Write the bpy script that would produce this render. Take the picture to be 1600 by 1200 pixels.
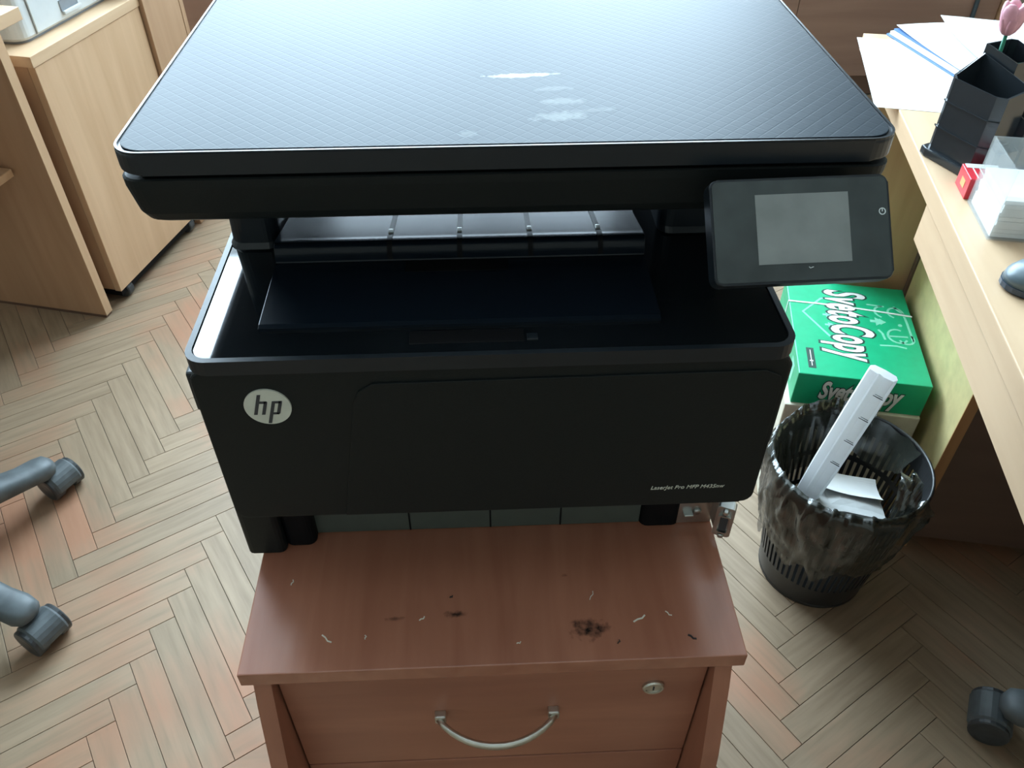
import bpy, bmesh, math, random
from mathutils import Vector, Matrix, noise

for o in list(bpy.data.objects):
    bpy.data.objects.remove(o, do_unlink=True)
scene = bpy.context.scene
COL = scene.collection
R = math.radians
rnd = random.Random(7)

# ------------------------------------------------------------ camera, daylight, exposure
cam_d = bpy.data.cameras.new('camera')
cam = bpy.data.objects.new('camera', cam_d)
COL.objects.link(cam)
cam_d.sensor_fit = 'HORIZONTAL'
cam_d.sensor_width = 36.0
cam_d.lens = 1281.07 / 1600 * 36
cam_d.clip_start = 0.02
CAM = Vector((-.0009, -.3662, 1.2602))
PITCH, YAW = R(42.058), R(2.489)
cam.location = CAM
cam.rotation_euler = (math.pi / 2 - PITCH, 0, -YAW)
scene.camera = cam

world = bpy.data.worlds.new('sky')
scene.world = world
world.use_nodes = True
bg = world.node_tree.nodes['Background']
bg.inputs['Color'].default_value = (.66, .85, 1.0, 1)
bg.inputs['Strength'].default_value = 24.0

WIN = (-2.05, 1.10, .92, 3.10)       # window opening in the back wall: x0, x1, z0, z1
BACK_Y, LEFT_X, RIGHT_X, FRONT_Y, CEIL = 2.62, -2.7, 2.5, -2.4, 3.35
pl = bpy.data.lights.new('window_portal', 'AREA')
pl.shape = 'RECTANGLE'
pl.size, pl.size_y = WIN[1] - WIN[0], WIN[3] - WIN[2]
pl.cycles.is_portal = True
po = bpy.data.objects.new('window_portal', pl)
COL.objects.link(po)
po.location = ((WIN[0] + WIN[1]) / 2, BACK_Y + .16, (WIN[2] + WIN[3]) / 2)
po.rotation_euler = (-math.pi / 2, 0, 0)      # pointing into the room (-y)

vs = scene.view_settings
scene.display_settings.display_device = 'sRGB'
vs.view_transform = 'Standard'
vs.look = 'None'
vs.exposure = 0.0
vs.gamma = 1.0
vs.use_curve_mapping = False


def to_pixel(p):
    f = Vector((math.sin(YAW) * math.cos(PITCH), math.cos(YAW) * math.cos(PITCH), -math.sin(PITCH)))
    r = Vector((math.cos(YAW), -math.sin(YAW), 0))
    u = r.cross(f)
    q = Vector(p) - CAM
    d = q.dot(f)
    if d < .05:
        return None
    return (800 + 1281.07 * q.dot(r) / d, 600 - 1281.07 * q.dot(u) / d, d)


# ------------------------------------------------------------ materials
def new_mat(name):
    m = bpy.data.materials.new(name)
    m.use_nodes = True
    nt = m.node_tree
    return m, nt, nt.nodes['Principled BSDF']


def plain(name, col, rough=.5, spec=.5, metal=0., coat=0., noise_amt=.06, scale=60., bump=0., trans=0., sheen=0.):
    m, nt, b = new_mat(name)
    b.inputs['Roughness'].default_value = rough
    b.inputs['Specular IOR Level'].default_value = spec
    b.inputs['Metallic'].default_value = metal
    b.inputs['Coat Weight'].default_value = coat
    b.inputs['Coat Roughness'].default_value = .06
    b.inputs['Transmission Weight'].default_value = trans
    tc = nt.nodes.new('ShaderNodeTexCoord')
    n = nt.nodes.new('ShaderNodeTexNoise')
    n.inputs['Scale'].default_value = scale
    n.inputs['Detail'].default_value = 3
    nt.links.new(tc.outputs['Object'], n.inputs['Vector'])
    r = nt.nodes.new('ShaderNodeValToRGB')
    r.color_ramp.elements[0].position = .3
    r.color_ramp.elements[1].position = .7
    r.color_ramp.elements[0].color = [max(0, x * (1 - noise_amt)) for x in col] + [1]
    r.color_ramp.elements[1].color = [min(1, x * (1 + noise_amt)) for x in col] + [1]
    nt.links.new(n.outputs['Fac'], r.inputs['Fac'])
    nt.links.new(r.outputs['Color'], b.inputs['Base Color'])
    if bump:
        bp = nt.nodes.new('ShaderNodeBump')
        bp.inputs['Strength'].default_value = bump
        bp.inputs['Distance'].default_value = .001
        nt.links.new(n.outputs['Fac'], bp.inputs['Height'])
        nt.links.new(bp.outputs['Normal'], b.inputs['Normal'])
    return m


def wood(name, dark, light, axis='Z', scale=14., stretch=12., rough=.42, spec=.5):
    m, nt, b = new_mat(name)
    b.inputs['Roughness'].default_value = rough
    b.inputs['Specular IOR Level'].default_value = spec
    tc = nt.nodes.new('ShaderNodeTexCoord')
    mp = nt.nodes.new('ShaderNodeMapping')
    s = [scale * 3] * 3
    s['XYZ'.index(axis)] = scale * 3 / stretch
    mp.inputs['Scale'].default_value = s
    nt.links.new(tc.outputs['Object'], mp.inputs['Vector'])
    n = nt.nodes.new('ShaderNodeTexNoise')
    n.inputs['Scale'].default_value = 1.0
    n.inputs['Detail'].default_value = 6
    n.inputs['Distortion'].default_value = .5
    nt.links.new(mp.outputs['Vector'], n.inputs['Vector'])
    r = nt.nodes.new('ShaderNodeValToRGB')
    r.color_ramp.elements[0].position = .28
    r.color_ramp.elements[1].position = .72
    r.color_ramp.elements[0].color = (*dark, 1)
    r.color_ramp.elements[1].color = (*light, 1)
    nt.links.new(n.outputs['Fac'], r.inputs['Fac'])
    nt.links.new(r.outputs['Color'], b.inputs['Base Color'])
    bp = nt.nodes.new('ShaderNodeBump')
    bp.inputs['Strength'].default_value = .06
    bp.inputs['Distance'].default_value = .0006
    nt.links.new(n.outputs['Fac'], bp.inputs['Height'])
    nt.links.new(bp.outputs['Normal'], b.inputs['Normal'])
    return m


def parquet_material():
    m, nt, b = new_mat('parquet_wood')
    b.inputs['Roughness'].default_value = .45
    b.inputs['Specular IOR Level'].default_value = .35
    L = nt.links
    N = nt.nodes.new
    tc = N('ShaderNodeTexCoord')
    geo = N('ShaderNodeNewGeometry')
    oi = N('ShaderNodeObjectInfo')
    mp = N('ShaderNodeMapping')
    mp.inputs['Scale'].default_value = (9, 90, 30)
    L.new(tc.outputs['Object'], mp.inputs['Vector'])
    add = N('ShaderNodeVectorMath')
    add.operation = 'ADD'
    L.new(mp.outputs['Vector'], add.inputs[0])
    comb = N('ShaderNodeCombineXYZ')
    mul = N('ShaderNodeMath')
    mul.operation = 'MULTIPLY'
    mul.inputs[1].default_value = 50
    L.new(oi.outputs['Random'], mul.inputs[0])
    L.new(mul.outputs[0], comb.inputs['Z'])
    L.new(comb.outputs[0], add.inputs[1])
    grain = N('ShaderNodeTexNoise')
    grain.inputs['Scale'].default_value = 1
    grain.inputs['Detail'].default_value = 5
    L.new(add.outputs[0], grain.inputs['Vector'])
    ramp = N('ShaderNodeValToRGB')
    ramp.color_ramp.elements[0].position = .25
    ramp.color_ramp.elements[1].position = .75
    ramp.color_ramp.elements[0].color = (.25, .18, .115, 1)
    ramp.color_ramp.elements[1].color = (.368, .272, .18, 1)
    L.new(grain.outputs['Fac'], ramp.inputs['Fac'])
    # old red varnish left in patches
    big = N('ShaderNodeTexNoise')
    big.inputs['Scale'].default_value = 2.6
    big.inputs['Detail'].default_value = 3
    L.new(geo.outputs['Position'], big.inputs['Vector'])
    s1 = N('ShaderNodeMath')
    s1.operation = 'MULTIPLY_ADD'
    s1.inputs[1].default_value = .13
    L.new(oi.outputs['Random'], s1.inputs[0])
    L.new(big.outputs['Fac'], s1.inputs[2])
    s2 = N('ShaderNodeMath')
    s2.operation = 'MULTIPLY_ADD'
    s2.inputs[1].default_value = .22
    L.new(grain.outputs['Fac'], s2.inputs[0])
    L.new(s1.outputs[0], s2.inputs[2])
    rr = N('ShaderNodeMapRange')
    rr.inputs['From Min'].default_value = .66
    rr.inputs['From Max'].default_value = .86
    rr.inputs['To Max'].default_value = .65
    L.new(s2.outputs[0], rr.inputs['Value'])
    mix = N('ShaderNodeMix')
    mix.data_type = 'RGBA'
    L.new(rr.outputs['Result'], mix.inputs['Factor'])
    L.new(ramp.outputs['Color'], mix.inputs['A'])
    mix.inputs['B'].default_value = (.36, .145, .078, 1)
    tone = N('ShaderNodeMapRange')
    tone.inputs['To Min'].default_value = .93
    tone.inputs['To Max'].default_value = 1.07
    L.new(oi.outputs['Random'], tone.inputs['Value'])
    vm = N('ShaderNodeVectorMath')
    vm.operation = 'SCALE'
    L.new(mix.outputs['Result'], vm.inputs[0])
    L.new(tone.outputs['Result'], vm.inputs['Scale'])
    L.new(vm.outputs[0], b.inputs['Base Color'])
    return m


def lid_pad_material():
    """Black plastic with a fine embossed diamond grid, worn scuffs in the middle."""
    m, nt, b = new_mat('lid_pad_plastic')
    L = nt.links
    N = nt.nodes.new
    b.inputs['Specular IOR Level'].default_value = .17
    b.inputs['Specular Tint'].default_value = (.72, .90, 1, 1)
    tc = N('ShaderNodeTexCoord')
    mp = N('ShaderNodeMapping')
    mp.inputs['Rotation'].default_value = (0, 0, R(45))
    mp.inputs['Scale'].default_value = (118, 118, 118)
    L.new(tc.outputs['Object'], mp.inputs['Vector'])
    sp = N('ShaderNodeSeparateXYZ')
    L.new(mp.outputs['Vector'], sp.inputs[0])
    outs = []
    for ax in 'XY':
        fr = N('ShaderNodeMath')
        fr.operation = 'FRACT'
        L.new(sp.outputs[ax], fr.inputs[0])
        c = N('ShaderNodeMath')
        c.operation = 'SUBTRACT'
        c.inputs[1].default_value = .5
        L.new(fr.outputs[0], c.inputs[0])
        a = N('ShaderNodeMath')
        a.operation = 'ABSOLUTE'
        L.new(c.outputs[0], a.inputs[0])
        outs.append(a)
    mx = N('ShaderNodeMath')
    mx.operation = 'MAXIMUM'
    L.new(outs[0].outputs[0], mx.inputs[0])
    L.new(outs[1].outputs[0], mx.inputs[1])
    line = N('ShaderNodeMapRange')
    line.inputs['From Min'].default_value = .41
    line.inputs['From Max'].default_value = .48
    L.new(mx.outputs[0], line.inputs['Value'])
    bp = N('ShaderNodeBump')
    bp.invert = True
    bp.inputs['Strength'].default_value = .16
    bp.inputs['Distance'].default_value = .0003
    L.new(line.outputs['Result'], bp.inputs['Height'])
    L.new(bp.outputs['Normal'], b.inputs['Normal'])
    # scuffs: a long torn-label mark and smaller rubs (object space, metres)
    nz = N('ShaderNodeTexNoise')
    nz.inputs['Scale'].default_value = 120
    nz.inputs['Detail'].default_value = 4
    L.new(tc.outputs['Object'], nz.inputs['Vector'])
    total = None
    for (cx, cy, sx, sy, rot, amt) in SCUFFS:
        mm = N('ShaderNodeMapping')
        mm.vector_type = 'TEXTURE'
        mm.inputs['Location'].default_value = (cx, cy, 0)
        mm.inputs['Rotation'].default_value = (0, 0, R(rot))
        mm.inputs['Scale'].default_value = (sx, sy, 1)
        L.new(tc.outputs['Object'], mm.inputs['Vector'])
        ln = N('ShaderNodeVectorMath')
        ln.operation = 'LENGTH'
        sc = N('ShaderNodeVectorMath')
        sc.operation = 'MULTIPLY'
        sc.inputs[1].default_value = (1, 1, 0)
        L.new(mm.outputs[0], sc.inputs[0])
        L.new(sc.outputs[0], ln.inputs[0])
        ad = N('ShaderNodeMath')
        ad.operation = 'MULTIPLY_ADD'
        ad.inputs[1].default_value = 1.5
        L.new(nz.outputs['Fac'], ad.inputs[0])
        L.new(ln.outputs['Value'], ad.inputs[2])
        mr = N('ShaderNodeMapRange')
        mr.inputs['From Min'].default_value = 1.75
        mr.inputs['From Max'].default_value = 1.2
        mr.inputs['To Max'].default_value = amt
        L.new(ad.outputs[0], mr.inputs['Value'])
        if total is None:
            total = mr.outputs['Result']
        else:
            t = N('ShaderNodeMath')
            t.operation = 'MAXIMUM'
            L.new(total, t.inputs[0])
            L.new(mr.outputs['Result'], t.inputs[1])
            total = t.outputs[0]
    mix = N('ShaderNodeMix')
    mix.data_type = 'RGBA'
    L.new(total, mix.inputs['Factor'])
    mix.inputs['A'].default_value = (.008, .014, .021, 1)
    mix.inputs['B'].default_value = (.72, .76, .72, 1)
    L.new(mix.outputs['Result'], b.inputs['Base Color'])
    ro = N('ShaderNodeMapRange')
    ro.inputs['To Min'].default_value = .50
    ro.inputs['To Max'].default_value = .6
    L.new(total, ro.inputs['Value'])
    L.new(ro.outputs['Result'], b.inputs['Roughness'])
    return m


def cabinet_top_material():
    """Mahogany laminate with toner dirt spots (their own shapes)."""
    m = wood('mahogany_top', (.31, .115, .07), (.43, .18, .112), 'Y', 10, 9, .24, .6)
    nt = m.node_tree
    L = nt.links
    N = nt.nodes.new
    b = nt.nodes['Principled BSDF']
    base = b.inputs['Base Color'].links[0].from_socket
    tc = N('ShaderNodeTexCoord')
    nz = N('ShaderNodeTexNoise')
    nz.inputs['Scale'].default_value = 140
    nz.inputs['Detail'].default_value = 5
    L.new(tc.outputs['Object'], nz.inputs['Vector'])
    total = None
    for (cx, cy, sx, sy, amt) in ((.086, .0318, .023, .014, .97), (-.036, .0523, .014, .005, .9), (-.09, .05, .012, .003, .6), (.07, .09, .004, .003, .7)):
        mm = N('ShaderNodeMapping')
        mm.vector_type = 'TEXTURE'
        mm.inputs['Location'].default_value = (cx, cy - .25, 0)
        mm.inputs['Scale'].default_value = (sx, sy, 1)
        L.new(tc.outputs['Object'], mm.inputs['Vector'])
        sc = N('ShaderNodeVectorMath')
        sc.operation = 'MULTIPLY'
        sc.inputs[1].default_value = (1, 1, 0)
        L.new(mm.outputs[0], sc.inputs[0])
        ln = N('ShaderNodeVectorMath')
        ln.operation = 'LENGTH'
        L.new(sc.outputs[0], ln.inputs[0])
        ad = N('ShaderNodeMath')
        ad.operation = 'MULTIPLY_ADD'
        ad.inputs[1].default_value = 1.8
        L.new(nz.outputs['Fac'], ad.inputs[0])
        L.new(ln.outputs['Value'], ad.inputs[2])
        mr = N('ShaderNodeMapRange')
        mr.inputs['From Min'].default_value = 1.7
        mr.inputs['From Max'].default_value = 1.0
        mr.inputs['To Max'].default_value = amt
        L.new(ad.outputs[0], mr.inputs['Value'])
        if total is None:
            total = mr.outputs['Result']
        else:
            t = N('ShaderNodeMath')
            t.operation = 'MAXIMUM'
            L.new(total, t.inputs[0])
            L.new(mr.outputs['Result'], t.inputs[1])
            total = t.outputs[0]
    mix = N('ShaderNodeMix')
    mix.data_type = 'RGBA'
    L.new(total, mix.inputs['Factor'])
    L.new(base, mix.inputs['A'])
    mix.inputs['B'].default_value = (.012, .010, .009, 1)
    L.new(mix.outputs['Result'], b.inputs['Base Color'])
    return m


def film(name, col, density, rough=.2, spec=.5):
    """thin see-through sheet: part lets light straight through, part is glossy plastic"""
    m, nt, b = new_mat(name)
    b.inputs['Base Color'].default_value = (*col, 1)
    b.inputs['Roughness'].default_value = rough
    b.inputs['Specular IOR Level'].default_value = spec
    tr = nt.nodes.new('ShaderNodeBsdfTransparent')
    mx = nt.nodes.new('ShaderNodeMixShader')
    tc = nt.nodes.new('ShaderNodeTexCoord')
    n = nt.nodes.new('ShaderNodeTexNoise')
    n.inputs['Scale'].default_value = 22
    nt.links.new(tc.outputs['Object'], n.inputs['Vector'])
    mr = nt.nodes.new('ShaderNodeMapRange')
    mr.inputs['From Min'].default_value = .3
    mr.inputs['From Max'].default_value = .7
    mr.inputs['To Min'].default_value = density * .8
    mr.inputs['To Max'].default_value = min(1, density * 1.2)
    nt.links.new(n.outputs['Fac'], mr.inputs['Value'])
    nt.links.new(mr.outputs['Result'], mx.inputs['Fac'])
    nt.links.new(tr.outputs[0], mx.inputs[1])
    nt.links.new(b.outputs[0], mx.inputs[2])
    nt.links.new(mx.outputs[0], nt.nodes['Material Output'].inputs['Surface'])
    return m


LIDX, LIDY = .0204, .1343
SCUFFS = [(.030, .2515, .029, .0046, 3, 1.0), (.056, .226, .018, .0045, 5, .10), (.060, .203, .018, .0065, 4, .16),
          (.058, .179, .022, .008, 6, .20), (.078, .187, .024, .004, 8, .08), (-.0083, .153, .007, .006, 0, .10)]
SCUFFS = [(x - LIDX, y - .335, a, b_, r_, k) for (x, y, a, b_, r_, k) in SCUFFS]

M = {}
M['parquet'] = parquet_material()
M['subfloor'] = plain('dark_joint_dirt', (.085, .07, .05), .8)
M['beech'] = wood('beech_laminate', (.56, .36, .21), (.67, .455, .285), 'Z', 9, 14, .45)
M['beech_y'] = wood('beech_laminate_lengthwise', (.60, .40, .245), (.70, .50, .32), 'Y', 9, 14, .40)
M['beech_x'] = wood('beech_laminate_crosswise', (.56, .36, .21), (.67, .455, .285), 'X', 9, 14, .45)
M['beech_shade'] = wood('beech_laminate_shaded', (.42, .255, .145), (.52, .33, .20), 'Z', 9, 12, .5)  # darker copy of the beech, with shade painted into its colour
M['pale_panel'] = plain('pale_yellow_board', (.60, .50, .24), .55, noise_amt=.1, scale=35)
M['brown_panel'] = wood('brown_panelling', (.27, .165, .125), (.36, .23, .175), 'X', 6, 10, .45)
M['brown_dark'] = wood('dark_brown_board', (.12, .07, .05), (.17, .10, .07), 'X', 6, 10, .5)
M['mahogany'] = wood('mahogany_laminate', (.30, .112, .068), (.42, .175, .108), 'X', 9, 9, .42)
M['mahogany_z'] = wood('mahogany_side', (.30, .112, .068), (.42, .175, .108), 'Z', 9, 9, .42)
M['mahogany_top'] = cabinet_top_material()
M['black_matte'] = plain('black_matte_plastic', (.0065, .009, .0095), .5, .26, noise_amt=.15, scale=900, bump=.12)
M['black_satin'] = plain('black_satin_plastic', (.009, .013, .018), .33, .45)
M['black_gloss'] = plain('black_gloss_plastic', (.006, .008, .010), .05, .6, coat=.6)
M['black_void'] = plain('black_inner_plastic', (.006, .006, .007), .6, .12)
M['tray_plastic'] = plain('blue_black_tray_plastic', (.005, .009, .015), .27, .24)
M['lid_pad'] = lid_pad_material()
M['screen'] = plain('dull_screen_glass', (.23, .245, .24), .28, .5, noise_amt=.12, scale=40)
M['panel_face'] = plain('panel_glass', (.045, .055, .055), .16, .5, noise_amt=.25, scale=30)
M['icon_white'] = plain('icon_print', (.7, .74, .74), .5)
M['badge'] = plain('badge_silver_plastic', (.62, .62, .54), .42, .5)
M['metal'] = plain('galvanised_metal', (.55, .56, .54), .32, .5, metal=1.0, noise_amt=.12)
M['steel_handle'] = plain('satin_nickel', (.62, .60, .54), .34, .5, metal=1.0)
M['strip_green'] = plain('grey_green_metal_strip', (.07, .085, .074), .4, .5)
M['paper'] = plain('white_paper', (.82, .83, .82), .7, .3, noise_amt=.02)
M['paper_grey'] = plain('grey_card', (.46, .47, .46), .75, .3, noise_amt=.04)
M['paper_thin'] = plain('thin_white_paper', (.84, .85, .85), .7, .2, noise_amt=.02)
_nt = M['paper_thin'].node_tree
_tr = _nt.nodes.new('ShaderNodeBsdfTranslucent')
_tr.inputs['Color'].default_value = (.9, .91, .92, 1)
_mx = _nt.nodes.new('ShaderNodeMixShader')
_mx.inputs['Fac'].default_value = .5
_nt.links.new(_nt.nodes['Principled BSDF'].outputs[0], _mx.inputs[1])
_nt.links.new(_tr.outputs[0], _mx.inputs[2])
_nt.links.new(_mx.outputs[0], _nt.nodes['Material Output'].inputs['Surface'])
M['ink'] = plain('black_print', (.05, .05, .055), .6, .3)
M['green'] = plain('green_wrapper', (.006, .40, .185), .38, .5, noise_amt=.05)
M['green_pale'] = plain('pale_green_print', (.22, .66, .46), .42, .5)
M['print_white'] = plain('white_print', (.80, .82, .80), .42, .4)
M['print_dark'] = plain('dark_outline_print', (.02, .06, .045), .42, .4)
M['string'] = plain('white_string', (.72, .80, .76), .7, .3)
M['cream_carton'] = plain('cream_carton', (.62, .59, .48), .7, .3, noise_amt=.05)
M['bin'] = plain('bin_black_plastic', (.020, .021, .022), .35, .5)
M['bag'] = film('black_bin_liner_film', (.030, .033, .027), .82, .17, 1.0)
M['acrylic'] = film('clear_acrylic', (.75, .80, .80), .18, .08, .8)
M['chair_plastic'] = plain('dusty_grey_plastic', (.085, .10, .105), .5, .5, noise_amt=.25, scale=40)
M['chair_fabric'] = plain('dark_grey_fabric', (.05, .055, .06), .9, .2, noise_amt=.3, scale=300, bump=.3)
M['wheel'] = plain('dark_caster_plastic', (.04, .045, .048), .4, .5, noise_amt=.2)
M['grey_plastic'] = plain('pale_grey_plastic', (.60, .63, .63), .4, .5, noise_amt=.02)
M['grey_dark'] = plain('grey_recess_plastic', (.24, .26, .28), .5, .4)
M['organiser'] = plain('smoky_black_plastic', (.022, .028, .034), .2, .6)
M['red'] = plain('red_card', (.62, .03, .045), .4, .5)
M['gold'] = plain('gold_print', (.70, .35, .12), .4, .5)
M['blue_folder'] = plain('blue_cover', (.10, .20, .42), .4, .5)
M['pink'] = plain('pink_petal', (.78, .38, .46), .5, .4, noise_amt=.15)
M['leaf'] = plain('green_stem', (.02, .22, .13), .5, .4)
M['pencil'] = plain('pencil_wood', (.62, .40, .16), .5, .4)
M['mouse_dark'] = plain('dark_blue_plastic', (.035, .055, .085), .3, .5)
M['mouse_grey'] = plain('grey_blue_plastic', (.12, .16, .18), .35, .5)
M['white_plastic'] = plain('white_plastic', (.80, .82, .82), .3, .5)
M['wall'] = plain('cream_wall_paint', (.36, .34, .29), .8, .2, noise_amt=.03, scale=8)
M['ceiling'] = plain('white_ceiling_paint', (.62, .62, .60), .85, .2, noise_amt=.02, scale=8)
M['win_frame'] = plain('white_window_paint', (.78, .79, .78), .4, .5)
M['glass'] = film('window_glass', (.9, .95, .95), .06, .03, .6)
M['cable'] = plain('dark_cable', (.05, .08, .10), .5)
M['crumb'] = plain('pale_paper_crumbs', (.72, .66, .56), .7)
M['crumb_dark'] = plain('dark_debris', (.02, .015, .015), .7)


# ------------------------------------------------------------ object helpers
def bm_mesh(bm, name, smooth=False):
    bmesh.ops.recalc_face_normals(bm, faces=bm.faces[:])
    me = bpy.data.meshes.new(name)
    bm.to_mesh(me)
    bm.free()
    if smooth:
        for p in me.polygons:
            p.use_smooth = True
    return me


def tag(o, label, cat, group=None, kind=None):
    o['label'] = label
    o['category'] = cat
    if group:
        o['group'] = group
    if kind:
        o['kind'] = kind
    return o


class Thing:
    """Empty root at a thing's base; parts are built in world or local coordinates."""
    def __init__(self, name, label, cat, loc=(0, 0, 0), rotz=0., group=None):
        self.o = bpy.data.objects.new(name, None)
        self.o.empty_display_size = .05
        COL.objects.link(self.o)
        self.o.location = loc
        self.o.rotation_euler = (0, 0, rotz)
        self.m = Matrix.Translation(loc) @ Matrix.Rotation(rotz, 4, 'Z')
        self.inv = self.m.inverted()
        tag(self.o, label, cat, group)

    def part(self, name, bm, mat, parent=None, world=False, smooth=False, label=None):
        if world:
            bmesh.ops.transform(bm, matrix=self.inv, verts=bm.verts[:])
        me = bm_mesh(bm, name, smooth)
        me.materials.append(mat)
        o = bpy.data.objects.new(name, me)
        COL.objects.link(o)
        o.parent = parent or self.o
        if label:
            o['label'] = label
        return o


def single(name, bm, mat, label=None, cat=None, group=None, kind=None, loc=(0, 0, 0), rotz=0., smooth=False, parent=None):
    me = bm_mesh(bm, name, smooth)
    me.materials.append(mat)
    o = bpy.data.objects.new(name, me)
    COL.objects.link(o)
    o.location = loc
    o.rotation_euler = (0, 0, rotz)
    if parent:
        o.parent = parent
    if label:
        tag(o, label, cat, group)
    if kind:
        o['kind'] = kind
    return o


def box(x0, x1, y0, y1, z0, z1, bev=0., seg=2, bm=None):
    b = bmesh.new()
    bmesh.ops.create_cube(b, size=1)
    for v in b.verts:
        v.co = Vector(((x0 + x1) / 2 + v.co.x * (x1 - x0), (y0 + y1) / 2 + v.co.y * (y1 - y0), (z0 + z1) / 2 + v.co.z * (z1 - z0)))
    if bev:
        bmesh.ops.bevel(b, geom=b.edges[:], offset=bev, segments=seg, affect='EDGES', profile=.6)
    if bm is None:
        return b
    return merge(bm, b)


def merge(bm, b, mat=None):
    me = bpy.data.meshes.new('tmp')
    if mat is not None:
        bmesh.ops.transform(b, matrix=mat, verts=b.verts[:])
    b.to_mesh(me)
    b.free()
    bm.from_mesh(me)
    bpy.data.meshes.remove(me)
    return bm


def prism(poly, z0, z1, bev=0., seg=2, plane='XY'):
    """extrude a polygon; plane XY (along z), YZ (poly=(y,z), along x), XZ (poly=(x,z), along y)"""
    b = bmesh.new()

    def mk(p, h):
        if plane == 'XY':
            return (p[0], p[1], h)
        if plane == 'YZ':
            return (h, p[0], p[1])
        return (p[0], h, p[1])
    lo = [b.verts.new(mk(p, z0)) for p in poly]
    hi = [b.verts.new(mk(p, z1)) for p in poly]
    f0 = b.faces.new(lo[::-1])
    f1 = b.faces.new(hi)
    n = len(poly)
    for i in range(n):
        b.faces.new((lo[i], lo[(i + 1) % n], hi[(i + 1) % n], hi[i]))
    if bev:
        es = set(f0.edges[:]) | set(f1.edges[:])
        bmesh.ops.bevel(b, geom=list(es), offset=bev, segments=seg, affect='EDGES', profile=.6)
    return b


def rrect(x0, x1, y0, y1, r, n=6):
    pts = []
    for cx, cy, a in ((x1 - r, y1 - r, 0), (x0 + r, y1 - r, 90), (x0 + r, y0 + r, 180), (x1 - r, y0 + r, 270)):
        for k in range(n + 1):
            t = R(a + 90 * k / n)
            pts.append((cx + r * math.cos(t), cy + r * math.sin(t)))
    return pts


def ring(outer, inner, z0, z1):
    """frame between two polygons of equal length"""
    b = bmesh.new()
    n = len(outer)
    V = [[b.verts.new((*p, z)) for p in poly] for z in (z0, z1) for poly in (outer, inner)]
    ol, il, oh, ih = V
    for i in range(n):
        j = (i + 1) % n
        b.faces.new((ol[i], ol[j], oh[j], oh[i]))
        b.faces.new((il[j], il[i], ih[i], ih[j]))
        b.faces.new((oh[i], oh[j], ih[j], ih[i]))
        b.faces.new((ol[j], ol[i], il[i], il[j]))
    return b


def loft(sections):
    b = bmesh.new()
    rows = [[b.verts.new(p) for p in s] for s in sections]
    n = len(rows[0])
    for a, c in zip(rows, rows[1:]):
        for i in range(n):
            j = (i + 1) % n
            b.faces.new((a[i], a[j], c[j], c[i]))
    b.faces.new(rows[0][::-1])
    b.faces.new(rows[-1])
    return b


def tube(pts, r, n=8, r2=None):
    """swept tube; r may be a list"""
    pts = [Vector(p) for p in pts]
    b = bmesh.new()
    rows = []
    up = None
    for i, p in enumerate(pts):
        t = (pts[min(i + 1, len(pts) - 1)] - pts[max(i - 1, 0)]).normalized()
        if up is None:
            up = Vector((0, 0, 1)) if abs(t.z) < .9 else Vector((0, 1, 0))
        s = t.cross(up).normalized()
        u = s.cross(t).normalized()
        up = u
        rr = r[i] if isinstance(r, (list, tuple)) else r
        ru = rr if r2 is None else (r2[i] if isinstance(r2, (list, tuple)) else r2)
        rows.append([b.verts.new(p + s * rr * math.cos(2 * math.pi * k / n) + u * ru * math.sin(2 * math.pi * k / n)) for k in range(n)])
    for a, c in zip(rows, rows[1:]):
        for k in range(n):
            b.faces.new((a[k], a[(k + 1) % n], c[(k + 1) % n], c[k]))
    b.faces.new(rows[0][::-1])
    b.faces.new(rows[-1])
    return b


def lathe(profile, n=24, cx=0, cy=0):
    """profile list of (r, z); closed with caps when r small"""
    b = bmesh.new()
    rows = []
    for r, z in profile:
        rows.append([b.verts.new((cx + r * math.cos(2 * math.pi * k / n), cy + r * math.sin(2 * math.pi * k / n), z)) for k in range(n)])
    for a, c in zip(rows, rows[1:]):
        for k in range(n):
            b.faces.new((a[k], a[(k + 1) % n], c[(k + 1) % n], c[k]))
    b.faces.new(rows[0][::-1])
    b.faces.new(rows[-1])
    return b


def ribbon(pts, w, z0, z1):
    """flat drawn stroke in XY with thickness"""
    b = bmesh.new()
    P = [Vector((p[0], p[1])) for p in pts]
    L, Rr = [], []
    for i, p in enumerate(P):
        t = (P[min(i + 1, len(P) - 1)] - P[max(i - 1, 0)]).normalized()
        nn = Vector((-t.y, t.x)) * w / 2
        L.append(p + nn)
        Rr.append(p - nn)
    for z_pair in (0,):
        rows = [[b.verts.new((l.x, l.y, z0)), b.verts.new((l.x, l.y, z1)), b.verts.new((r.x, r.y, z1)), b.verts.new((r.x, r.y, z0))] for l, r in zip(L, Rr)]
    for a, c in zip(rows, rows[1:]):
        for k in range(4):
            b.faces.new((a[k], a[(k + 1) % 4], c[(k + 1) % 4], c[k]))
    b.faces.new(rows[0][::-1])
    b.faces.new(rows[-1])
    return b


def arc(cx, cy, rx, ry, a0, a1, n=14):
    return [(cx + rx * math.cos(R(a0 + (a1 - a0) * k / n)), cy + ry * math.sin(R(a0 + (a1 - a0) * k / n))) for k in range(n + 1)]


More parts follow.
